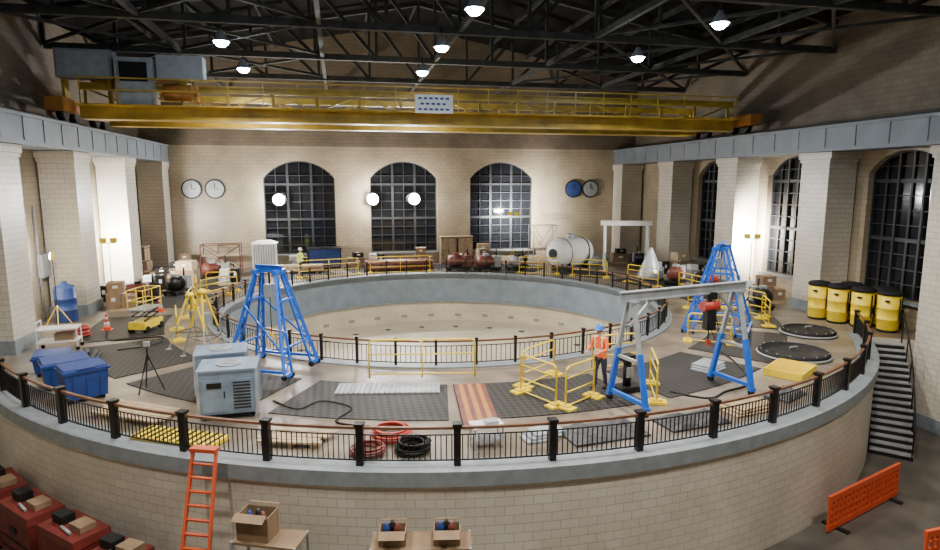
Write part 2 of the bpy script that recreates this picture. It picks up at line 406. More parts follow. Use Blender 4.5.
b.box((-8.5,32.6,10.5),(3.6,3.9,.35),'ora'); b.rod((-9.6,32.6,11.1),(-7.3,32.6,11.1),.45,'ora',20); b.box((-6.9,32.6,11.0),(.6,.9,.8),'dark')
b.box((4.6,29.78,9.65),(1.8,.05,.85),'white')
for i in range(3):
    for j in range(6-i%2): b.box((3.93+i%2*.1+j*.26,29.745,9.9-i*.25),(.17,.02,.09),'bluep')
b.obj('overhead_crane')
# ---------------- gantries ----------------
def grey_gantry():
    a=Vector((7.45,14.75,0)); c=Vector((11.15,15.6,0)); d=(c-a).normalized(); n=Vector((-d.y,d.x,0)); b=B(); h=3.05
    b.ibeam(a-d*.35+Vector((0,0,h)),c+d*.35+Vector((0,0,h)),.16,.24,'lgrey')
    for q in(a,c):
        for s in(-1,1):
            top=q+n*s*.12+Vector((0,0,h-.15)); ft=q+n*s*.75+Vector((0,0,.18)); mid=top.lerp(ft,.55)
            b.beam(top,mid,.1,.1,'lgrey'); b.beam(mid.lerp(top,.12),ft,.13,.13,'blue')
            b.rod(ft+Vector((0,0,-.08))-d*.04,ft+Vector((0,0,-.08))+d*.04,.1,'dark',14); b.box(ft+Vector((0,0,.02)),(.16,.16,.1),'blue')
        b.beam(q+n*.75+Vector((0,0,.3)),q-n*.75+Vector((0,0,.3)),.1,.1,'blue')
        b.beam(q+n*.45+Vector((0,0,1.35)),q-n*.45+Vector((0,0,1.35)),.08,.08,'lgrey')
        b.box(q+Vector((0,0,h-.14)),(.22,.42,.05),'lgrey',(0,0,math.atan2(d.y,d.x)))
        s=1 if q==a else -1
        b.beam(q+Vector((0,0,h-.8)),q+d*s*.7+Vector((0,0,h-.12)),.07,.07,'lgrey')
    q=a.lerp(c,.74)+Vector((0,0,h))
    b.box(q+Vector((0,0,-.2)),(.3,.2,.2),'dark'); b.rod(q+Vector((-.0,0,-.3)),q+Vector((0,0,-.55)),.04,'dark')
    b.rod(q+Vector((-.24,0,-.5)),q+Vector((.24,0,-.5)),.15,'red',14); b.box(q+Vector((0,0,-.85)),(.28,.24,.65),'dark')
    b.rod(q+Vector((0,0,-1.1)),q+Vector((0,0,-1.5)),.02,'dark',6); b.box(q+Vector((0,0,-1.55)),(.12,.08,.16),'red')
    b.path([q+Vector((.15,0,-.7)),q+Vector((.3,0,-1.1)),q+Vector((.2,0,-1.5)),q+Vector((.05,0,-1.1)),q+Vector((-.1,0,-.8))],.015,'dark',5)
    return b.obj('portable_gantry_crane')
grey_gantry()
def blue_frame(loc,rz,L=2.3,W=2.0,h=3.4,tp=.75):
    b=B(); k='blue'
    for y in(-L/2,L/2):
        for s in(-1,1):
            o=Vector((s*W/2,y,.12)); t=Vector((s*.22,y*tp,h)); i0=o+Vector((-s*.42,0,0)); i1=t+Vector((-s*.1,0,-.1))
            b.beam(o,t,.09,.09,k); b.beam(i0,i1,.06,.06,k)
            for j in range(1,7):
                f=j/7; b.beam(o.lerp(t,f),i0.lerp(i1,f-.06),.04,.04,k)
            for j in range(6): b.beam(o.lerp(t,j/7),i0.lerp(i1,(j+1)/7),.03,.03,k)
            b.rod(o+Vector((-.04,0,-.03)),o+Vector((.04,0,-.03)),.09,'dark',12); b.rod(i0+Vector((-.04,0,-.03)),i0+Vector((.04,0,-.03)),.09,'dark',12)
            b.beam(o,i0,.1,.1,k)
        b.beam((-W/2+.2,y*(1-.26*(1-tp)),.9),(W/2-.2,y*(1-.26*(1-tp)),.9),.06,.06,k)
        b.beam((-.3,y*tp,h),(.3,y*tp,h),.14,.14,k)
        f=1-(1-tp)*.72; b.beam((-.45,y*f,h*.72),(.45,y*f,h*.72),.08,.08,k)
    b.ibeam((0,-L/2*tp*1.3,h+.1),(0,L/2*tp*1.3,h+.1),.14,.2,k)
    for s in(-1,1):
        b.beam((s*W/2,-L/2,.25),(s*W/2,L/2,.25),.08,.08,k)
        b.beam((s*W*.42,-L/2*.95,.7),(s*W*.27,L/2*(1-(1-tp)*.65),2.2),.05,.05,k)
    b.rod((0,0,h),(0,0,h-.4),.03,'dark',6); b.box((0,0,h-.6),(.3,.25,.4),'lgrey'); b.rod((0,0,h-.8),(0,0,1.2),.015,'dark',6); b.box((0,0,1.1),(.12,.1,.2),'sy')
    return b.obj('lattice_hoist_gantry',loc,rz)
blue_frame((-2.2,20.4,0),rad(62),2.1,2.0,3.2,.35)
blue_frame((15.1,22.2,0),rad(-40),2.2,2.4,3.4,.6)
# ---------------- barriers ----------------
def gate(a,c,h=1.15,nr=3,feet=True):
    a=Vector(a+(0,));c=Vector(c+(0,)); d=(c-a).normalized(); n=Vector((-d.y,d.x,0)); L=(c-a).length; b=B(); k='sy'
    z=lambda v:Vector((0,0,v))
    b.path([a+z(.05),a+z(h-.12),a+d*.04+z(h-.04),a+d*.12+z(h),c-d*.12+z(h),c-d*.04+z(h-.04),c+z(h-.12),c+z(.05)],.028,k,8)
    for i in range(nr): b.rod(a+z(h*(i+.4)/nr-.08),c+z(h*(i+.4)/nr-.08),.022,k)
    if L>2.2: b.rod((a+c)/2+z(.05),(a+c)/2+z(h),.022,k)
    if feet:
        for q in(a,c):
            b.box(q+z(.04),(.55,.32,.07),k,(0,0,math.atan2(n.y,n.x))); b.box(q+z(.1),(.3,.18,.06),k,(0,0,math.atan2(n.y,n.x)))
    return b.obj('yellow_safety_barrier')
gate((.8,18.6),(4.0,18.1),1.25,2,False)
gate((5.0,16.5),(5.6,15.2)); gate((5.8,15.0),(6.9,15.7),1.15,3); gate((5.2,16.9),(6.5,17.9)); gate((7.9,18.2),(9.6,18.3),1.1,3,False)
gate((8.4,14.9),(9.0,16.4))
for a,c in (((-6.9,33.0),(-5.9,34.9)),((-7.1,33.2),(-7.6,35.2)),((-7.2,36.0),(-5.6,36.0)),((-6.9,31.2),(-6.7,29.2)),((-4.8,36.8),(-3.2,38.4))): gate(a,c,1.1,3)
for a,c in (((16.3,26.4),(18.0,26.1)),((18.3,25.8),(18.6,23.9)),((12.9,20.8),(14.2,20.0)),((17.5,22.2),(18.2,23.6)),((11.7,39.3),(14,38.3)),((14.8,37.6),(16.6,36.3)),((2.0,41.2),(6,41.3)),((-2.5,40.1),(1.2,41.0)),((17.1,34.4),(17.9,32.2)),((18.4,30.8),(18.6,28.6))): gate(a,c,1.1,3)
gate((-6.6,26.8),(-6.1,24.8),1.05,2)
# ---------------- tripods ----------------
def tripod(loc,h=2.2,rz=0,k='sy'):
    b=B()
    for i in range(3):
        a=2*pi*i/3+.4; f=Vector((.85*math.cos(a),.85*math.sin(a),.03)); t=Vector((.08*math.cos(a),.08*math.sin(a),h))
        b.beam(f.lerp(t,.45),t,.06,.06,k); b.beam(f,f.lerp(t,.6),.04,.04,'lgrey'); b.box(f,(.16,.16,.05),'lgrey')
        g=2*pi*(i+1)/3+.4
        b.rod(f.lerp(t,.3),Vector((.85*math.cos(g),.85*math.sin(g),.03)).lerp(t,.3),.012,'dark',5)
    b.lathe([(.14,h-.05),(.16,h+.04),(.08,h+.12)],k,12); b.box((.12,0,h*.62),(.22,.18,.3),'lgrey'); b.rod((0,0,h),(0,0,.9),.01,'dark',5)
    return b.obj('rescue_tripod',loc,rz)
tripod((-4.6,22.2,0),2.3,.3); tripod((-5.4,24.0,0),1.9,1.2)
b=B()
for i in range(3):
    a=2*pi*i/3; b.rod((.4*math.cos(a),.4*math.sin(a),0.01),(0,0,1.1),.018,'dark',6)
b.rod((0,0,.9),(0,0,1.35),.02,'dark',6); b.box((0,0,1.4),(.16,.1,.14),'lgrey'); b.obj('survey_tripod',(-5.5,18.9,0))
def cabinet(loc,rz,w=1.35,d=1.1,h=1.15):
    b=B(); b.box((0,0,h/2+.12),(w,d,h-.1),'silver'); b.box((0,0,h+.1),(w+.05,d+.05,.06),'silver')
    for x in(-w/2,w/2):
        for y in(-d/2,d/2): b.box((x,y,h/2+.12),(.06,.06,h),'lgrey')
    b.box((-w*.22,-d/2-.01,h*.55),(w*.42,.03,h*.7),'silver'); b.box((w*.25,-d/2-.01,h*.55),(w*.36,.03,h*.7),'silver')
    for i in range(9): b.box((w*.25,-d/2-.035,h*.27+i*h*.07),(w*.3,.03,.025),'dark',(.5,0,0))
    b.box((-w*.22,-d/2-.035,h*.78),(w*.25,.02,.14),'dark'); b.rod((-w*.05,-d/2-.05,h*.5),(-w*.05,-d/2-.05,h*.65),.015,'dark',6)
    b.rod((0,0,h+.13),(0,0,h+.17),.31,'lgrey',20)
    for i in range(3): b.path([((.07*i+.09)*math.cos(t*pi/8),(.07*i+.09)*math.sin(t*pi/8),h+.175) for t in range(16)],.01,'grey',4,True)
    for x in(-w*.4,w*.4):
        for y in(-d*.38,d*.38): b.rod((x,y-.03,.07),(x,y+.03,.07),.07,'black',12)
    return b.obj('air_handler_cabinet',loc,rz)
cabinet((-2.9,16.6,0),.05,1.4,1.1,1.2); cabinet((-3.4,18.4,0),.12,1.35,1.1,1.15)
def tote(loc,rz,w=1.15,d=.9,h=.85,k='bluep',lid=True):
    b=B(); b.box((0,0,h/2+.05),(w*.88,d*.88,h-.1),k,None,1.12); b.box((0,0,h-.02),(w+.06,d+.06,.08),k)
    if lid: b.box((0,.02,h+.06),(w+.02,d*.98,.06),k,(.06,0,0),.94); b.box((0,-d*.5,h+.05),(w*.4,.06,.04),k)
    for x in(-w*.36,w*.36): b.rod((x,d*.4-.03,.08),(x,d*.4+.03,.08),.08,'black',12); b.box((x,-d*.3,.04),(.08,.1,.08),'black')
    for x in(-.3,0,.3): b.box((x*w,-d*.48,h*.5),(.04,.03,h*.7),k)
    return b.obj('blue_tote_bin',loc,rz)
tote((-7.1,18.6,0),.6,1.1,.8,.9); tote((-8.1,20.0,0),.5,1.2,.9,.75); tote((-9.0,21.4,0),.3,1.0,.8,.6)
b=B()
for i in range(5): b.path([(-.6+.25*i,-.4,.03),(-.5+.25*i,0,.25+.08*(i%2)),(-.55+.25*i,.4,.03)],.1,'tarp',8)
b.box((0,0,.06),(1.3,.9,.1),'tarp'); b.obj('tarp_bundle',(-8.8,22.8,0),.2)
def ybin(loc,rz=0):
    b=B(); b.lathe([(.34,.0),(.38,.03),(.38,.08)],'black',24)
    b.lathe([(.36,.08),(.38,.12),(.40,.5),(.42,.52),(.40,.54),(.41,.95),(.43,.97),(.41,.99),(.42,1.5)],'sy',24)
    b.lathe([(.42,1.5),(.46,1.52),(.46,1.60),(.40,1.66),(.15,1.71),(.003,1.72)],'black',24)
    for s in(-1,1): b.box((s*.2,-.40,.95),(.05,.05,.9),'black'); b.box((s*.44,0,1.3),(.08,.16,.06),'black')
    b.box((0,-.42,.75),(.22,.03,.25),'black')
    return b.obj('yellow_waste_bin',loc,rz)
yb=ybin((20.8,23.3,0),.5)
for x,y,r in((21.0,22.4,.6),(21.9,22.7,.5),(21.35,21.5,.5),(21.75,20.6,.6),(22.3,21.4,.5)): dup(yb,(x,y,0),r)
def hatch(loc,r):
    b=B(); b.lathe([(r,.0),(r,.16),(r-.05,.2),(r-.1,.2),(r-.12,.16),(.3,.2),(.003,.21)],'black',40)
    for i in range(16):
        a=2*pi*i/16; b.rod((math.cos(a)*(r-.07),math.sin(a)*(r-.07),.19),(math.cos(a)*(r-.07),math.sin(a)*(r-.07),.23),.025,'grey',6)
    b.path([((r+.02)*math.cos(t*pi/20),(r+.02)*math.sin(t*pi/20),.06) for t in range(40)],.04,'grey',6,True)
    b.path([(-.15,0,.2),(-.15,0,.3),(.15,0,.3),(.15,0,.2)],.025,'grey')
    return b.obj('round_hatch_cover',loc)
hatch((15.5,18.3,0),1.15); hatch((18.3,20.9,0),1.0)
b=B(); b.box((0,0,.04),(1.5,1.1,.06),'sy')
for s in(-1,1): b.box((s*.74,0,.12),(.05,1.1,.22),'sy'); b.box((0,s*.54,.12),(1.5,.05,.22),'sy')
for i in range(10): b.box((-.63+i*.14,0,.2),(.03,1.05,.03),'sy')
b.obj('spill_tray',(13.9,16.5,0),.6)
b=B()
for i in range(7): b.box((-.39+i*.13,0,.035),(.13,3.2,.02),'rust' if i%2==0 else 'ora')
b.box((0,0,.015),(.95,3.3,.03),'black'); b.obj('striped_floor_mat',(3.5,15.8,.026),rad(-6))
def lumber(loc,rz,n=7,L=2.6,k='lumber'):
    b=B()
    for x in(-L*.35,0,L*.35): b.box((x,0,.05),(.1,n*.17,.1),k)
    for i in range(n): b.box((random.uniform(-.15,.15),-n*.08+i*.165,.13),(L,.14,.05),k,(0,0,random.uniform(-.03,.03)))
    return b.obj('lumber_pallet',loc,rz)
lumber((-5.2,16.9,0),rad(-30),6,2.2); lumber((-1.1,14.4,0),rad(-18),5,1.5)
b=B()
b.box((0,0,.03),(3.0,.9,.04),'lgrey')
for i in range(20): b.box((-1.4+i*.147,0,.06),(.03,.88,.03),'grey')
b.obj('bar_grating_panel',(1.3,17.6,.0),rad(-10))
b=B()
b.box((0,0,.06),(2.2,.7,.1),'sy')
for i in range(11): b.box((-1.0+i*.2,0,.12),(.05,.65,.03),'dark')
b.obj('cable_ramp',(-3.8,15.0,.0),rad(-28))
def hose(loc,r,turns,k,t=.03):
    b=B(); pts=[]
    N=int(turns*20)
    for i in range(N): 
        a=2*pi*i/20; rr=r*(1-.22*((i//20)%4)/3)+.05*math.sin(a*.37+i*.1); pts.append((rr*math.cos(a),rr*math.sin(a),t+t*1.6*(i/20)*.6))
    b.path(pts,t,k,6); return b.obj('coiled_hose',loc)
hose((1.1,14.1,0),.45,8,'red'); hose((1.5,13.2,0),.36,9,'black'); hose((.5,13.3,.0),.36,6,'dred'); hose((-10.2,26.4,0),.5,9,'red',.04)
def cable(pts,k='black',r=.03):
    b=B(); P=[Vector(q+(r,)) for q in pts]; out=[]
    for i in range(len(P)-1):
        p0=P[max(0,i-1)];p1=P[i];p2=P[i+1];p3=P[min(len(P)-1,i+2)]
        for j in range(8):
            t=j/8; out.append(.5*((2*p1)+(p2-p0)*t+(2*p0-5*p1+4*p2-p3)*t*t+(3*p1-p0-3*p2+p3)*t**3))
    out.append(P[-1]); b.path(out,r,k,5); return b.obj('power_cable')
cable([(-1.9,17.2),(-1.2,16.4),(-.6,16.9),(.2,16.2),(-.2,15.3),(.6,14.8)]); cable([(9.2,15.6),(10.0,14.9),(10.8,15.3),(12.0,15.9),(12.9,17.9),(13.2,19.2)]); cable([(-7.9,23.8),(-6.8,24.4),(-6.9,25.6),(-8.6,25.4),(-9.2,26.8)])
b=B()
b.box((0,0,.5),(.75,.5,.04),'white')
for x in(-.33,.33):
    for y in(-.2,.2): b.rod((x,y,0),(x,y,.5),.02,'lgrey',6)
b.box((0,0,.2),(.7,.45,.03),'lgrey'); b.box((.1,0,.56),(.3,.25,.08),'lgrey'); b.obj('work_table',(3.2,13.2,0),.05)
def tarpmat(loc,rz,w,d):
    b=B(); n=9
    V=[[b.bm.verts.new(((i/n-.5)*w,(j/n-.5)*d,.05+.1*random.random()*(0<i<n and 0<j<n))) for j in range(n+1)] for i in range(n+1)]
    for i in range(n):
        for j in range(n): b.face([V[i][j],V[i+1][j],V[i+1][j+1],V[i][j+1]],'tarp')
    ed=[V[i][0] for i in range(n+1)]+[V[n][j] for j in range(1,n+1)]+[V[i][n] for i in range(n-1,-1,-1)]+[V[0][j] for j in range(n-1,0,-1)]
    lo=[b.bm.verts.new((v.co.x,v.co.y,0)) for v in ed]
    for i in range(len(ed)): b.face([ed[i-1],ed[i],lo[i],lo[i-1]],'tarp')
    return b.obj('folded_tarp',loc,rz)
tarpmat((6.1,13.3,0),.12,2.0,1.1); tarpmat((8.6,13.5,0),.15,1.8,.9); tarpmat((12.3,14.7,0),.5,1.2,.7)
def panels(loc,rz,w,d,k='lgrey'):
    b=B()
    for i in range(3): b.box((i*.12,i*.07,.03+i*.05),(w,d,.04),k,(0,0,i*.05))
    return b.obj('stacked_panels',loc,rz)
panels((10.4,13.9,0),.2,1.2,.7,'lumber'); panels((11.6,17.4,0),.5,1.0,.7,'lgrey'); panels((4.5,13.3,0),.1,.8,.5,'lgrey')
b=B()
b.box((0,0,.1),(.8,.5,.16),'black'); b.rod((0,0,.15),(0,0,.9),.12,'black',12); b.box((0,0,1.0),(.34,.3,.2),'black'); b.box((.0,-.13,.6),(.2,.06,.3),'lgrey')
b.obj('power_distribution_pedestal',(8.05,16.0,0),.2)
# ---------------- left side ----------------
b=B(); b.box((0,0,.35),(1.3,.75,.05),'white'); b.box((0,0,.8),(1.3,.75,.05),'white')
for x in(-.62,.62):
    for y in(-.34,.34): b.rod((x,y,.12),(x,y,.82 if x>0 else 1.05),.022,'white',6); b.rod((x,y-.02,.07),(x,y+.02,.07),.07,'black',10)
b.rod((-.62,-.34,1.05),(-.62,.34,1.05),.022,'white',6); b.box((.2,0,.5),(.6,.5,.25),'card'); b.obj('utility_cart',(-10.0,24.5,0),.15)
b=B(); b.lathe([(.4,0),(.42,.05),(.42,.5),(.44,.52),(.42,.54),(.42,1.0),(.44,1.02),(.42,1.04),(.42,1.45),(.38,1.55),(.12,1.65),(.1,1.75)],'bluep',24)
b.rod((-.1,0,1.7),(.1,0,1.7),.06,'dark',8); b.obj('storage_drum',(-11.7,29.6,0))
def cone(loc,h=.7):
    b=B(); b.box((0,0,.02),(.38,.38,.04),'cone'); b.lathe([(.15,.03),(.11,.2)],'cone',16); b.lathe([(.11,.2),(.085,.35)],'white',16); b.lathe([(.085,.35),(.06,.48)],'cone',16);b.lathe([(.06,.48),(.05,.55)],'white',16);b.lathe([(.05,.55),(.03,h)],'cone',16)
    return b.obj('traffic_cone',loc)
cone((-9.4,27.4,0)); cone((-8.3,31.0,0)); cone((19.6,27.6,0))
def scissor(loc,rz):
    b=B(); b.box((0,0,.32),(1.3,.7,.28),'sy')
    for x in(-.5,.5):
        for y in(-.33,.33): b.rod((x,y-.05,.15),(x,y+.05,.15),.15,'black',14)
    for i in range(2):
        for y in(-.25,.25):
            z=.5+i*.2; b.beam((-.5,y,z),(.5,y,z+.18),.05,.05,'dark'); b.beam((.5,y,z),(-.5,y,z+.18),.05,.05,'dark')
    b.box((0,0,.95),(1.3,.7,.06),'grey')
    for z in(1.3,1.75):
        b.path([(-.62,-.33,z),(.62,-.33,z),(.62,.33,z),(-.62,.33,z)],.02,'sy',6,True)
    for x in(-.62,0,.62):
        for y in(-.33,.33): b.rod((x,y,.95),(x,y,1.75),.02,'sy',6)
    b.box((.5,-.2,1.55),(.2,.2,.25),'dark'); return b.obj('scissor_lift',loc,rz)
scissor((-7.8,27.0,0),1.3)
def boxes(loc,rz,spec,name='cardboard_box_stack',pal=True):
    b=B()
    if pal:
        for y in(-.45,0,.45): b.box((0,y,.05),(1.2,.1,.1),'lumber')
        for i in range(6): b.box((-.5+i*.2,0,.12),(.12,1.0,.03),'lumber')
    for (x,y,z,w,d,h,k) in spec:
        b.box((x,y,z+h/2+.14),(w,d,h),k); b.box((x,y,z+h+.143),(w*.12,d,.006),'lumber'); b.box((x,y-d/2-.003,z+h*.6+.14),(w*.3,.006,h*.25),'white')
    return b.obj(name,loc,rz)
s1=[(-.3,0,0,.6,.9,.7,'card'),(.32,0,0,.6,.9,.55,'card'),(-.2,0,.7,.7,.7,.5,'card')]
s2=[(0,0,0,1.1,.9,.9,'card'),(0,0,.9,.9,.8,.5,'lumber')]
s3=[(-.25,0,0,.6,.8,.5,'grey'),(.35,.1,0,.5,.6,.8,'dark'),(-.25,0,.5,.5,.5,.3,'white')]
s4=[(0,0,0,1.1,.9,.6,'card'),(.1,0,.6,.7,.6,.35,'dark')]
S=[s1,s2,s3,s4]
for i,(x,y) in enumerate(((-11.3,40.2),(-10.0,41.3),(-10.0,36.6),(-11.8,33.5),(-8.6,38.0),(-10.2,31.9),(-9.8,43.9),(1.2,44.4),(2.6,44.5),(8.6,43.3),(10.4,44.3),(10.2,42.8),(16.8,44.5),(20.6,43.0),(21.8,34.6),(20.3,36.4),(21.6,36.2),(21.3,27.2),(6.0,44.4),(-10.2,38.6),(-6.4,38.6),(-2.9,44.6))):
    boxes((x,y,0),random.uniform(-.2,.2),S[(i*7+i//3)%4])
def equip(loc,rz,k='grey',k2='red',sc=1.0):
    b=B(); b.box((0,0,.2),(1.6,.8,.12),'dark'); 
    for x in(-.6,.6):
        for y in(-.35,.35): b.rod((x,y-.04,.1),(x,y+.04,.1),.1,'black',12)
    b.lathe([(.05,-.55),(.34,-.5),(.36,-.2),(.36,.3),(.3,.4),(.1,.45)],k2,18,(-.1,0,.62),True,'x')
    for i in range(8): b.lathe([(.37,-.15+i*.05),(.39,-.14+i*.05),(.37,-.12+i*.05)],k2,18,(-.1,0,.62),True,'x')
    b.box((.6,0,.6),(.4,.6,.7),k); b.rod((.6,0,.95),(.6,0,1.35),.05,'dark',8); b.box((-.1,0,1.02),(.3,.3,.14),k)
    b.path([(.75,.2,.9),(1.0,.3,.8),(1.05,.3,.3),(.9,.5,.05)],.04,'black')
    o=b.obj('pump_motor_skid',loc,rz); o.scale=(sc,)*3; return o
for x,y,r,k,k2,s in((-9.9,33.7,.4,'dark','rust',1.0),(-8.6,35.7,1.2,'grey','dark',1),(9.9,40.9,.1,'grey','rust',1.1),(12.1,41.0,.7,'dark','grey',1.0),(8.0,41.6,0,'rust','rust',1.1),(19.6,33.2,.8,'grey','rust',1.1),(20.2,30.8,1.4,'dark','red',1.0),(21.2,40.9,1.4,'grey','dark',1.0),(-7.6,40.6,.1,'grey','rust',1.1),(19.9,25.9,1.2,'grey','dark',1.0)): equip((x,y,0),r,k,k2,s)
def pipes(loc,rz,k='rust',L=4,n=5,r=.16):
    b=B()
    for x in(-L*.35,L*.35): b.box((x,0,.06),(.12,n*r*2.1,.12),'lumber')
    for lay in range(2):
        for i in range(n-lay):
            y=(i-(n-1-lay)/2)*r*2.05; z=.12+r+lay*r*1.75
            b.rod((-L/2,y,z),(L/2,y,z),r,k,12); b.rod((-L/2-.03,y,z),(-L/2+.05,y,z),r*1.15,k,12); b.rod((L/2-.05,y,z),(L/2+.03,y,z),r*1.15,k,12)
    return b.obj('pipe_stack',loc,rz)
pipes((4.0,42.5,0),.02,'rust',4.5); pipes((-2.4,42.5,0),.0,'lumber',2.6,4,.12); pipes((18.0,42.3,0),.1,'grey',2.4,4)
def scaffold(loc,rz,k,w=2.4,d=1.3,h=2.0,nm='scaffold_frame'):
    b=B()
    for x in(-w/2,w/2):
        for y in(-d/2,d/2): b.rod((x,y,0),(x,y,h),.035,k,6); b.box((x,y,.02),(.14,.14,.04),k)
        for z in(.5,1.2,h-.05): b.rod((x,-d/2,z),(x,d/2,z),.025,k,6)
    for y in(-d/2,d/2):
        b.rod((-w/2,y,.3),(w/2,y,h-.1),.02,k,6); b.rod((w/2,y,.3),(-w/2,y,h-.1),.02,k,6); b.rod((-w/2,y,h-.05),(w/2,y,h-.05),.025,k,6)
    for i in range(4): b.box((0,-d/2+.2+i*.3,1.25),(w,.27,.05),'lumber')
    return b.obj(nm,loc,rz)
scaffold((-7.6,43.3,0),.05,'rust'); scaffold((14.4,42.4,0),0,'lgrey',1.8,1.2,3.0)
b=B(); b.box((0,0,1.0),(1.5,1.1,1.9),'white'); 
for i in range(9): b.box((-.64+i*.16,-.58,1.0),(.06,.05,1.8),'grey')
b.box((0,0,2.05),(1.7,1.3,.2),'white',None,.45); b.box((0,0,.05),(1.6,1.2,.1),'dark'); b.obj('louvred_booth',(-4.9,43.6,0))
b=B(); b.box((0,0,.75),(2.3,1.5,1.3),'bluep')
for i in range(12): b.box((-1.05+i*.19,-.77,.75),(.07,.05,1.2),'bluep')
b.box((0,0,1.43),(2.4,1.6,.08),'dark')
for x in(-1.1,1.1):b.box((x,-.78,.75),(.1,.08,1.36),'dark')
b.box((0,0,.05),(2.1,1.3,.1),'dark'); b.obj('blue_storage_container',(-1.0,44.7,0))
b=B(); b.box((0,0,1.0),(1.1,.7,2.0),'card'); b.box((-.27,-.36,1.0),(.5,.03,1.8),'lumber'); b.box((.27,-.36,1.0),(.5,.03,1.8),'lumber'); b.box((.03,-.39,1.0),(.03,.03,.2),'dark'); b.box((0,0,2.03),(1.2,.8,.06),'lumber'); wc=b.obj('wooden_cabinet',(7.9,45.2,0)); dup(wc,(9.2,45.2,0)); dup(wc,(-12.1,41.9,0),1.57)
b=B(); b.lathe([(.05,-1.75),(.5,-1.7),(.85,-1.5),(.98,-1.2),(1,-.6),(1,1.2),(.85,1.5),(.5,1.7),(.05,1.75)],'white',28,(0,0,1.25),True,'x')
for x in(-.9,.9):
    b.box((x,0,.3),(.25,1.5,.6),'dark'); b.path([(x,1.0*math.cos(t*pi/14),1.25+1.0*math.sin(t*pi/14)) for t in range(28)],.03,'dark',6,True)
b.rod((0,0,2.2),(0,0,2.5),.28,'lgrey',16); b.rod((-1.72,0,1.25),(-1.8,0,1.25),.34,'dark',20)
b.obj('horizontal_tank',(15.6,40.2,0),.5)
def pgantry(a,c,h,k):
    a=Vector(a+(0,));c=Vector(c+(0,)); d=(c-a).normalized(); n=Vector((-d.y,d.x,0)); b=B()
    b.ibeam(a-d*.3+Vector((0,0,h)),c+d*.3+Vector((0,0,h)),.2,.28,k,.03)
    for q in(a,c):
        for s in(-1,1): b.beam(q+n*s*.15+Vector((0,0,h-.15)),q+n*s*.8+Vector((0,0,.15)),.12,.12,k); b.rod(q+n*s*.8-d*.05+Vector((0,0,.1)),q+n*s*.8+d*.05+Vector((0,0,.1)),.1,'dark',12)
        b.beam(q+n*.78+Vector((0,0,.25)),q-n*.78+Vector((0,0,.25)),.1,.1,k)
    return b.obj('steel_gantry_frame')
pgantry((17.6,39.0),(20.2,38.0),3.3,'white')
b=B(); b.lathe([(.8,0),(.75,.3),(.3,1.5),(.12,1.9),(.1,2.0)],'lgrey',20); b.path([(.82*math.cos(t*pi/12),.82*math.sin(t*pi/12),.05) for t in range(24)],.05,'dark',6,True); b.obj('hopper_cone',(19.0,35.2,0))
def disc(loc,k1,k2):
    b=B(); b.rod((0,0,0),(0,-.08,0),.68,k1,32); b.rod((0,-.05,0),(0,-.12,0),.57,k2,32)
    b.box((0,-.14,.17),(.05,.02,.4),'dark'); b.box((.12,-.14,0),(.28,.02,.05),'dark'); return b.obj('wall_gauge_dial',loc)
disc((-9.7,45.78,5.55),'dark','lgrey'); disc((-8.2,45.78,5.55),'dark','lgrey'); disc((17.9,45.78,5.5),'dark','bluep'); disc((19.3,45.78,5.5),'dark','grey')
b=B()
for y,z1 in((27.3,6.5),(27.6,6.5),(29.9,5)): b.rod((-12.7,y,.0),(-12.7,y,z1),.05,'grey',8)
b.box((-12.66,30.2,2.4),(.22,.7,1.0),'grey'); b.box((-12.64,27.6,3.6),(.2,.5,.5),'grey'); b.obj('electrical_conduit_panel')
b=B(); b.box((0,0,0),(.2,.5,.7),'grey'); b.box((-.11,0,0),(.03,.42,.6),'lgrey'); b.rod((0,0,.35),(0,0,2.5),.03,'grey'); b.obj('electrical_panel',(22.85,40.6,2.4))
# ---------------- lower level ----------------
b=B()
c0=Vector((-2.85,13.05,.5)); f0=Vector((-3.1,11.4,LOWZ)); side=Vector((.93,-.36,0)).normalized()*.26
for s in(-1,1): b.beam(f0+side*s*1.25,c0+side*s,.05,.11,'lado')
for i in range(1,15):
    q=f0.lerp(c0,i/15); b.beam(q-side*1.15,q+side*1.15,.07,.035,'lado')
b.box(c0+Vector((0,0,.03)),(.58,.2,.08),'lado',(0,0,-.37))
for s in(-1,1): b.box(f0+side*s*1.25+Vector((0,0,.03)),(.12,.12,.06),'black')
b.obj('orange_step_ladder')
def jobbox(loc,rz,w=1.5,d=.8,h=1.1,k='dred',tp=True):
    b=B(); b.box((0,0,h*.42+.1),(w,d,h*.8),k); b.box((0,-.0,h*.9+.08),(w+.04,d+.04,h*.12),k,None,.96); b.box((0,-d/2-.02,h*.7),(.3,.04,.14),'dark')
    for x in(-w/2,w/2): b.box((x,0,h*.45),(.05,.3,.05),'dark')
    for x in(-w*.4,w*.4): b.box((x,0,.05),(.14,d*.9,.1),'black')
    for i in range(3): b.box((0,-d/2-.015,h*(.2+.16*i)),(w*.92,.02,.03),'dark')
    if tp:
        z=h*.96+.08; b.box((-w*.25,0,z+.1),(.4,.3,.2),'black'); b.box((w*.2,.05,z+.07),(.45,.35,.14),'card'); b.rod((-.1,-.2,z+.04),(.35,-.25,z+.04),.035,'grey',8)
    return b.obj('steel_job_box',loc,rz)
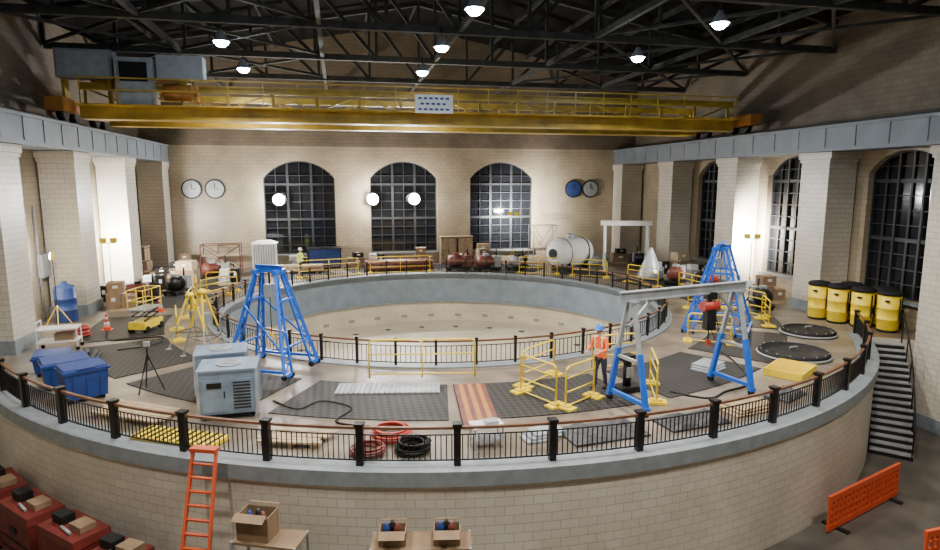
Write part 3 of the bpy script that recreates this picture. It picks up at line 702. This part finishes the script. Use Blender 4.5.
def rack(loc,rz,top,w=1.6,d=.8,items=()):
    b=B(); h=top-LOWZ
    for x in(-w/2,w/2):
        for y in(-d/2,d/2): b.beam((x,y,0),(x,y,h),.05,.05,'grey')
    for z in(.3,h*.5,h): b.box((0,0,z-.03),(w+.04,d+.04,.05),'card')
    for z in(.3,h*.5): b.box((-.35,0,z+.25),(.6,.6,.45),'card'); b.box((.4,0,z+.2),(.55,.6,.35),'grey')
    for (x,y,ww,dd,hh,k) in items:
        b.box((x,y,h+.02),(ww,dd,.02),k)
        for s in(-1,1): b.box((x+s*ww/2,y,h+hh/2),(.02,dd,hh),k); b.box((x,y+s*dd/2,h+hh/2),(ww,.02,hh),k)
        for s in(-1,1): b.box((x,y+s*(dd/2+.1),h+hh+.02),(ww,.2,.015),k,(-s*.4,0,0))
        for j in range(3): b.lathe([(.07,0),(.075,.12),(.04,.16),(.03,.22)],('bluep','dark','rust')[j],10,(x-ww*.25+j*ww*.22,y+(j%2)*.08,h+.04+hh*.5))
    return b.obj('storage_rack',(loc[0],loc[1],LOWZ),rz)
rack((-1.5,11.9,0),rad(-22),-.9,1.3,.6,[(-.25,0,.65,.45,.5,'card')])
rack((1.4,11.15,0),rad(-10),-.9,1.9,.6,[(-.55,0,.5,.4,.25,'card'),(.5,0,.5,.4,.25,'card')])
jobbox((-7.4,15.75,LOWZ),rad(-45),1.6,.8,1.6); jobbox((-6.0,14.45,LOWZ),rad(-42),1.5,.8,1.6); jobbox((-8.8,17.4,LOWZ),rad(-52),1.5,.8,1.5); jobbox((-4.7,13.4,LOWZ),rad(-36),1.1,.7,1.5)
def barricade(loc,rz,L=2.6):
    b=B()
    for z in(.12,.95): b.box((0,0,z),(L,.08,.16),'cone')
    n=int(L/.2)
    for i in range(n+1): b.box((-L/2+.05+i*(L-.1)/n,0,.55),(.07,.06,.8),'cone')
    for i in range(3): b.box((0,0,.33+i*.2),(L-.1,.05,.05),'cone')
    for x in(-L*.38,L*.38): b.box((x,0,.03),(.14,.7,.06),'black')
    return b.obj('plastic_barricade',loc,rz)
barricade((14.2,13.6,LOWZ),rad(20),3.8); barricade((14.7,11.2,LOWZ),rad(5))
# ---------------- people ----------------
def worker(loc,rz,vest,hat,elb,wr,step=.0,lean=0.0,sc=1.0,sleeve=None):
    root=bpy.data.objects.new('worker',None); bpy.context.collection.objects.link(root); root.location=loc; root.rotation_euler=(0,0,rz); root.scale=(sc,)*3
    ly=-lean
    V=[((0,0,.96),(.155,.12)),((0,ly*.4,1.14),(.145,.115)),((0,ly*.8,1.34),(.175,.125)),((0,ly,1.47),(.09,.08)),((0,ly*1.1,1.56),(.055,.06))]
    E=[(0,1),(1,2),(2,3),(3,4)]
    def add(pts,par):
        for q in pts:
            V.append(q); E.append((par,len(V)-1)); par=len(V)-1
        return par
    hands=[]
    for i,s in enumerate((-1,1)):
        e=elb[i]; w=wr[i]
        add([((s*.19,ly,1.43),(.075,.075)),((s*.23,ly-.01,1.32),(.062,.062)),(e,(.047,.047)),((Vector(e).lerp(Vector(w),.5)).to_tuple(),(.043,.043)),(w,(.03,.03))],2)
        hands.append((Vector(e),Vector(w)))
        add([((s*.10,0,.86),(.105,.11)),((s*.105,-.01+s*step*.3,.68),(.088,.09)),((s*.11,-.03+s*step*.6,.50),(.065,.068)),((s*.115,.0+s*step*.8,.33),(.062,.066)),((s*.12,.02+s*step,.11),(.045,.05)),((s*.125,-.06+s*step,.055),(.05,.045)),((s*.135,-.17+s*step,.045),(.045,.035))],0)
    me=bpy.data.meshes.new('body'); me.from_pydata([v[0] for v in V],E,[]); o=bpy.data.objects.new('body',me); bpy.context.collection.objects.link(o)
    sk=o.modifiers.new('s','SKIN'); sk.use_smooth_shade=True
    for i,v in enumerate(V): me.skin_vertices[0].data[i].radius=v[1]; 
    me.skin_vertices[0].data[0].use_root=True
    ss=o.modifiers.new('ss','SUBSURF'); ss.levels=2
    dg=bpy.context.evaluated_depsgraph_get(); m2=bpy.data.meshes.new_from_object(o.evaluated_get(dg)); o.modifiers.clear(); o.data=m2; m2.materials.clear()
    mats=[vest,'denim','boot','skin','strip',sleeve or vest]
    for k in mats: m2.materials.append(M[k])
    for f in m2.polygons:
        c=f.center; arm=abs(c.x)>.205 or (c.y<ly-.17 and c.z>.9)
        if c.z<.15: i=2
        elif c.z<.90 and not arm: i=1
        elif c.z<.8: i=1
        elif arm: 
            i=5
            if min((c-h[1]).length for h in hands)<.05: i=3
        elif c.z>1.50: i=3
        elif 1.06<c.z<1.12 or (.09<abs(c.x)<.13 and c.z>1.1): i=4
        else: i=0
        f.material_index=i; f.use_smooth=True
    o.parent=root
    b=B(); hc=Vector((0,ly*1.15-.015,1.665)); N=16; L=12; rings=[]
    for j in range(L+1):
        th=pi*j/L; ring=[]
        for i in range(N):
            a=2*pi*i/N; x=.075*math.sin(th)*math.cos(a); y=.095*math.sin(th)*math.sin(a); z=.118*math.cos(th)
            if z<0: x*=1+z*1.9; y=y*(1+z*1.2)-(-z)*.12
            ring.append(b.bm.verts.new(hc+Vector((x,y,z))))
        rings.append(ring)
    for j in range(L):
        for i in range(N):
            y=math.sin(2*pi*(i+.5)/N); k='hair' if (y>.15 and j<8) else 'skin'
            b.face([rings[j][i],rings[j+1][i],rings[j+1][(i+1)%N],rings[j][(i+1)%N]],k,smooth=True)
    b.rod(hc+Vector((0,-.085,.02)),hc+Vector((0,-.118,-.025)),.008,'skin',8,.017)
    for s in(-1,1):
        b.lathe([(.001,-.01),(.011,0),(.001,.01)],'white',8,hc+Vector((s*.03,-.087,.012))); b.lathe([(.001,-.006),(.006,0),(.001,.006)],'hair',8,hc+Vector((s*.03,-.097,.012)))
        b.box(hc+Vector((s*.03,-.09,.032)),(.035,.01,.007),'hair'); b.lathe([(.004,-.03),(.015,-.01),(.017,.015),(.004,.03)],'skin',8,hc+Vector((s*.077,.005,-.0)))
    b.box(hc+Vector((0,-.095,-.06)),(.045,.01,.008),'rust')
    b.obj('head',parent=root)
    b=B(); b.lathe([(.135,.035),(.13,.045),(.115,.05),(.112,.09),(.09,.14),(.05,.165),(.003,.172)],hat,24,hc); b.box(hc+Vector((0,-.13,.04)),(.17,.09,.012),hat); b.box(hc+Vector((0,0,.165)),(.03,.18,.02),hat)
    b.obj('hard_hat',parent=root)
    for hi,(e,w) in enumerate(hands):
        s=(-1,1)[hi]; d=(w-e).normalized(); lat=d.cross(Vector((0,0,1))).normalized(); nn=lat.cross(d).normalized()
        b=B()
        b.beam(w+d*.0,w+d*.095,.078,.03,'skin')
        for f,L2 in zip(range(4),(.068,.078,.072,.055)):
            r0=w+d*.09+lat*(-.03+.02*f); r1=r0+d*L2*.5-nn*.012; r2=r1+d*L2*.25-nn*L2*.45
            b.rod(r0,r1,.0095,'skin',8,.009); b.rod(r1,r2,.009,'skin',8,.0075)
        t0=w+d*.03-lat*.035*(1 if s>0 else -1); t1=t0+d*.035-lat*.025*(1 if s>0 else -1); t2=t1+d*.03-nn*.01
        b.rod(t0,t1,.012,'skin',8,.011); b.rod(t1,t2,.011,'skin',8,.008)
        b.obj('hand_right' if s<0 else 'hand_left',parent=root)
    return root
worker((7.4,16.4,0),rad(-60),'vesto','hatb',[(-.27,-.10,1.17),(.27,-.12,1.17)],[(-.2,-.36,1.10),(.19,-.38,1.12)],.08,.06,1.06)
worker((-2.5,41.2,0),rad(60),'vesty','hatw',[(-.27,-.05,1.17),(.27,-.10,1.17)],[(-.24,-.30,1.15),(.2,-.33,1.2)],.12,.03)
# world
w=bpy.data.worlds.new('world'); bpy.context.scene.world=w; w.use_nodes=True
w.node_tree.nodes['Background'].inputs[0].default_value=(.02,.03,.05,1); w.node_tree.nodes['Background'].inputs[1].default_value=.3
cam=bpy.data.cameras.new('camera'); cam.sensor_width=36; cam.lens=620/940*36
co=bpy.data.objects.new('camera',cam); bpy.context.collection.objects.link(co)
co.location=(0,0,6); co.rotation_euler=(rad(90-8.5),0,rad(-12)); cam.clip_end=300
bpy.context.scene.camera=co
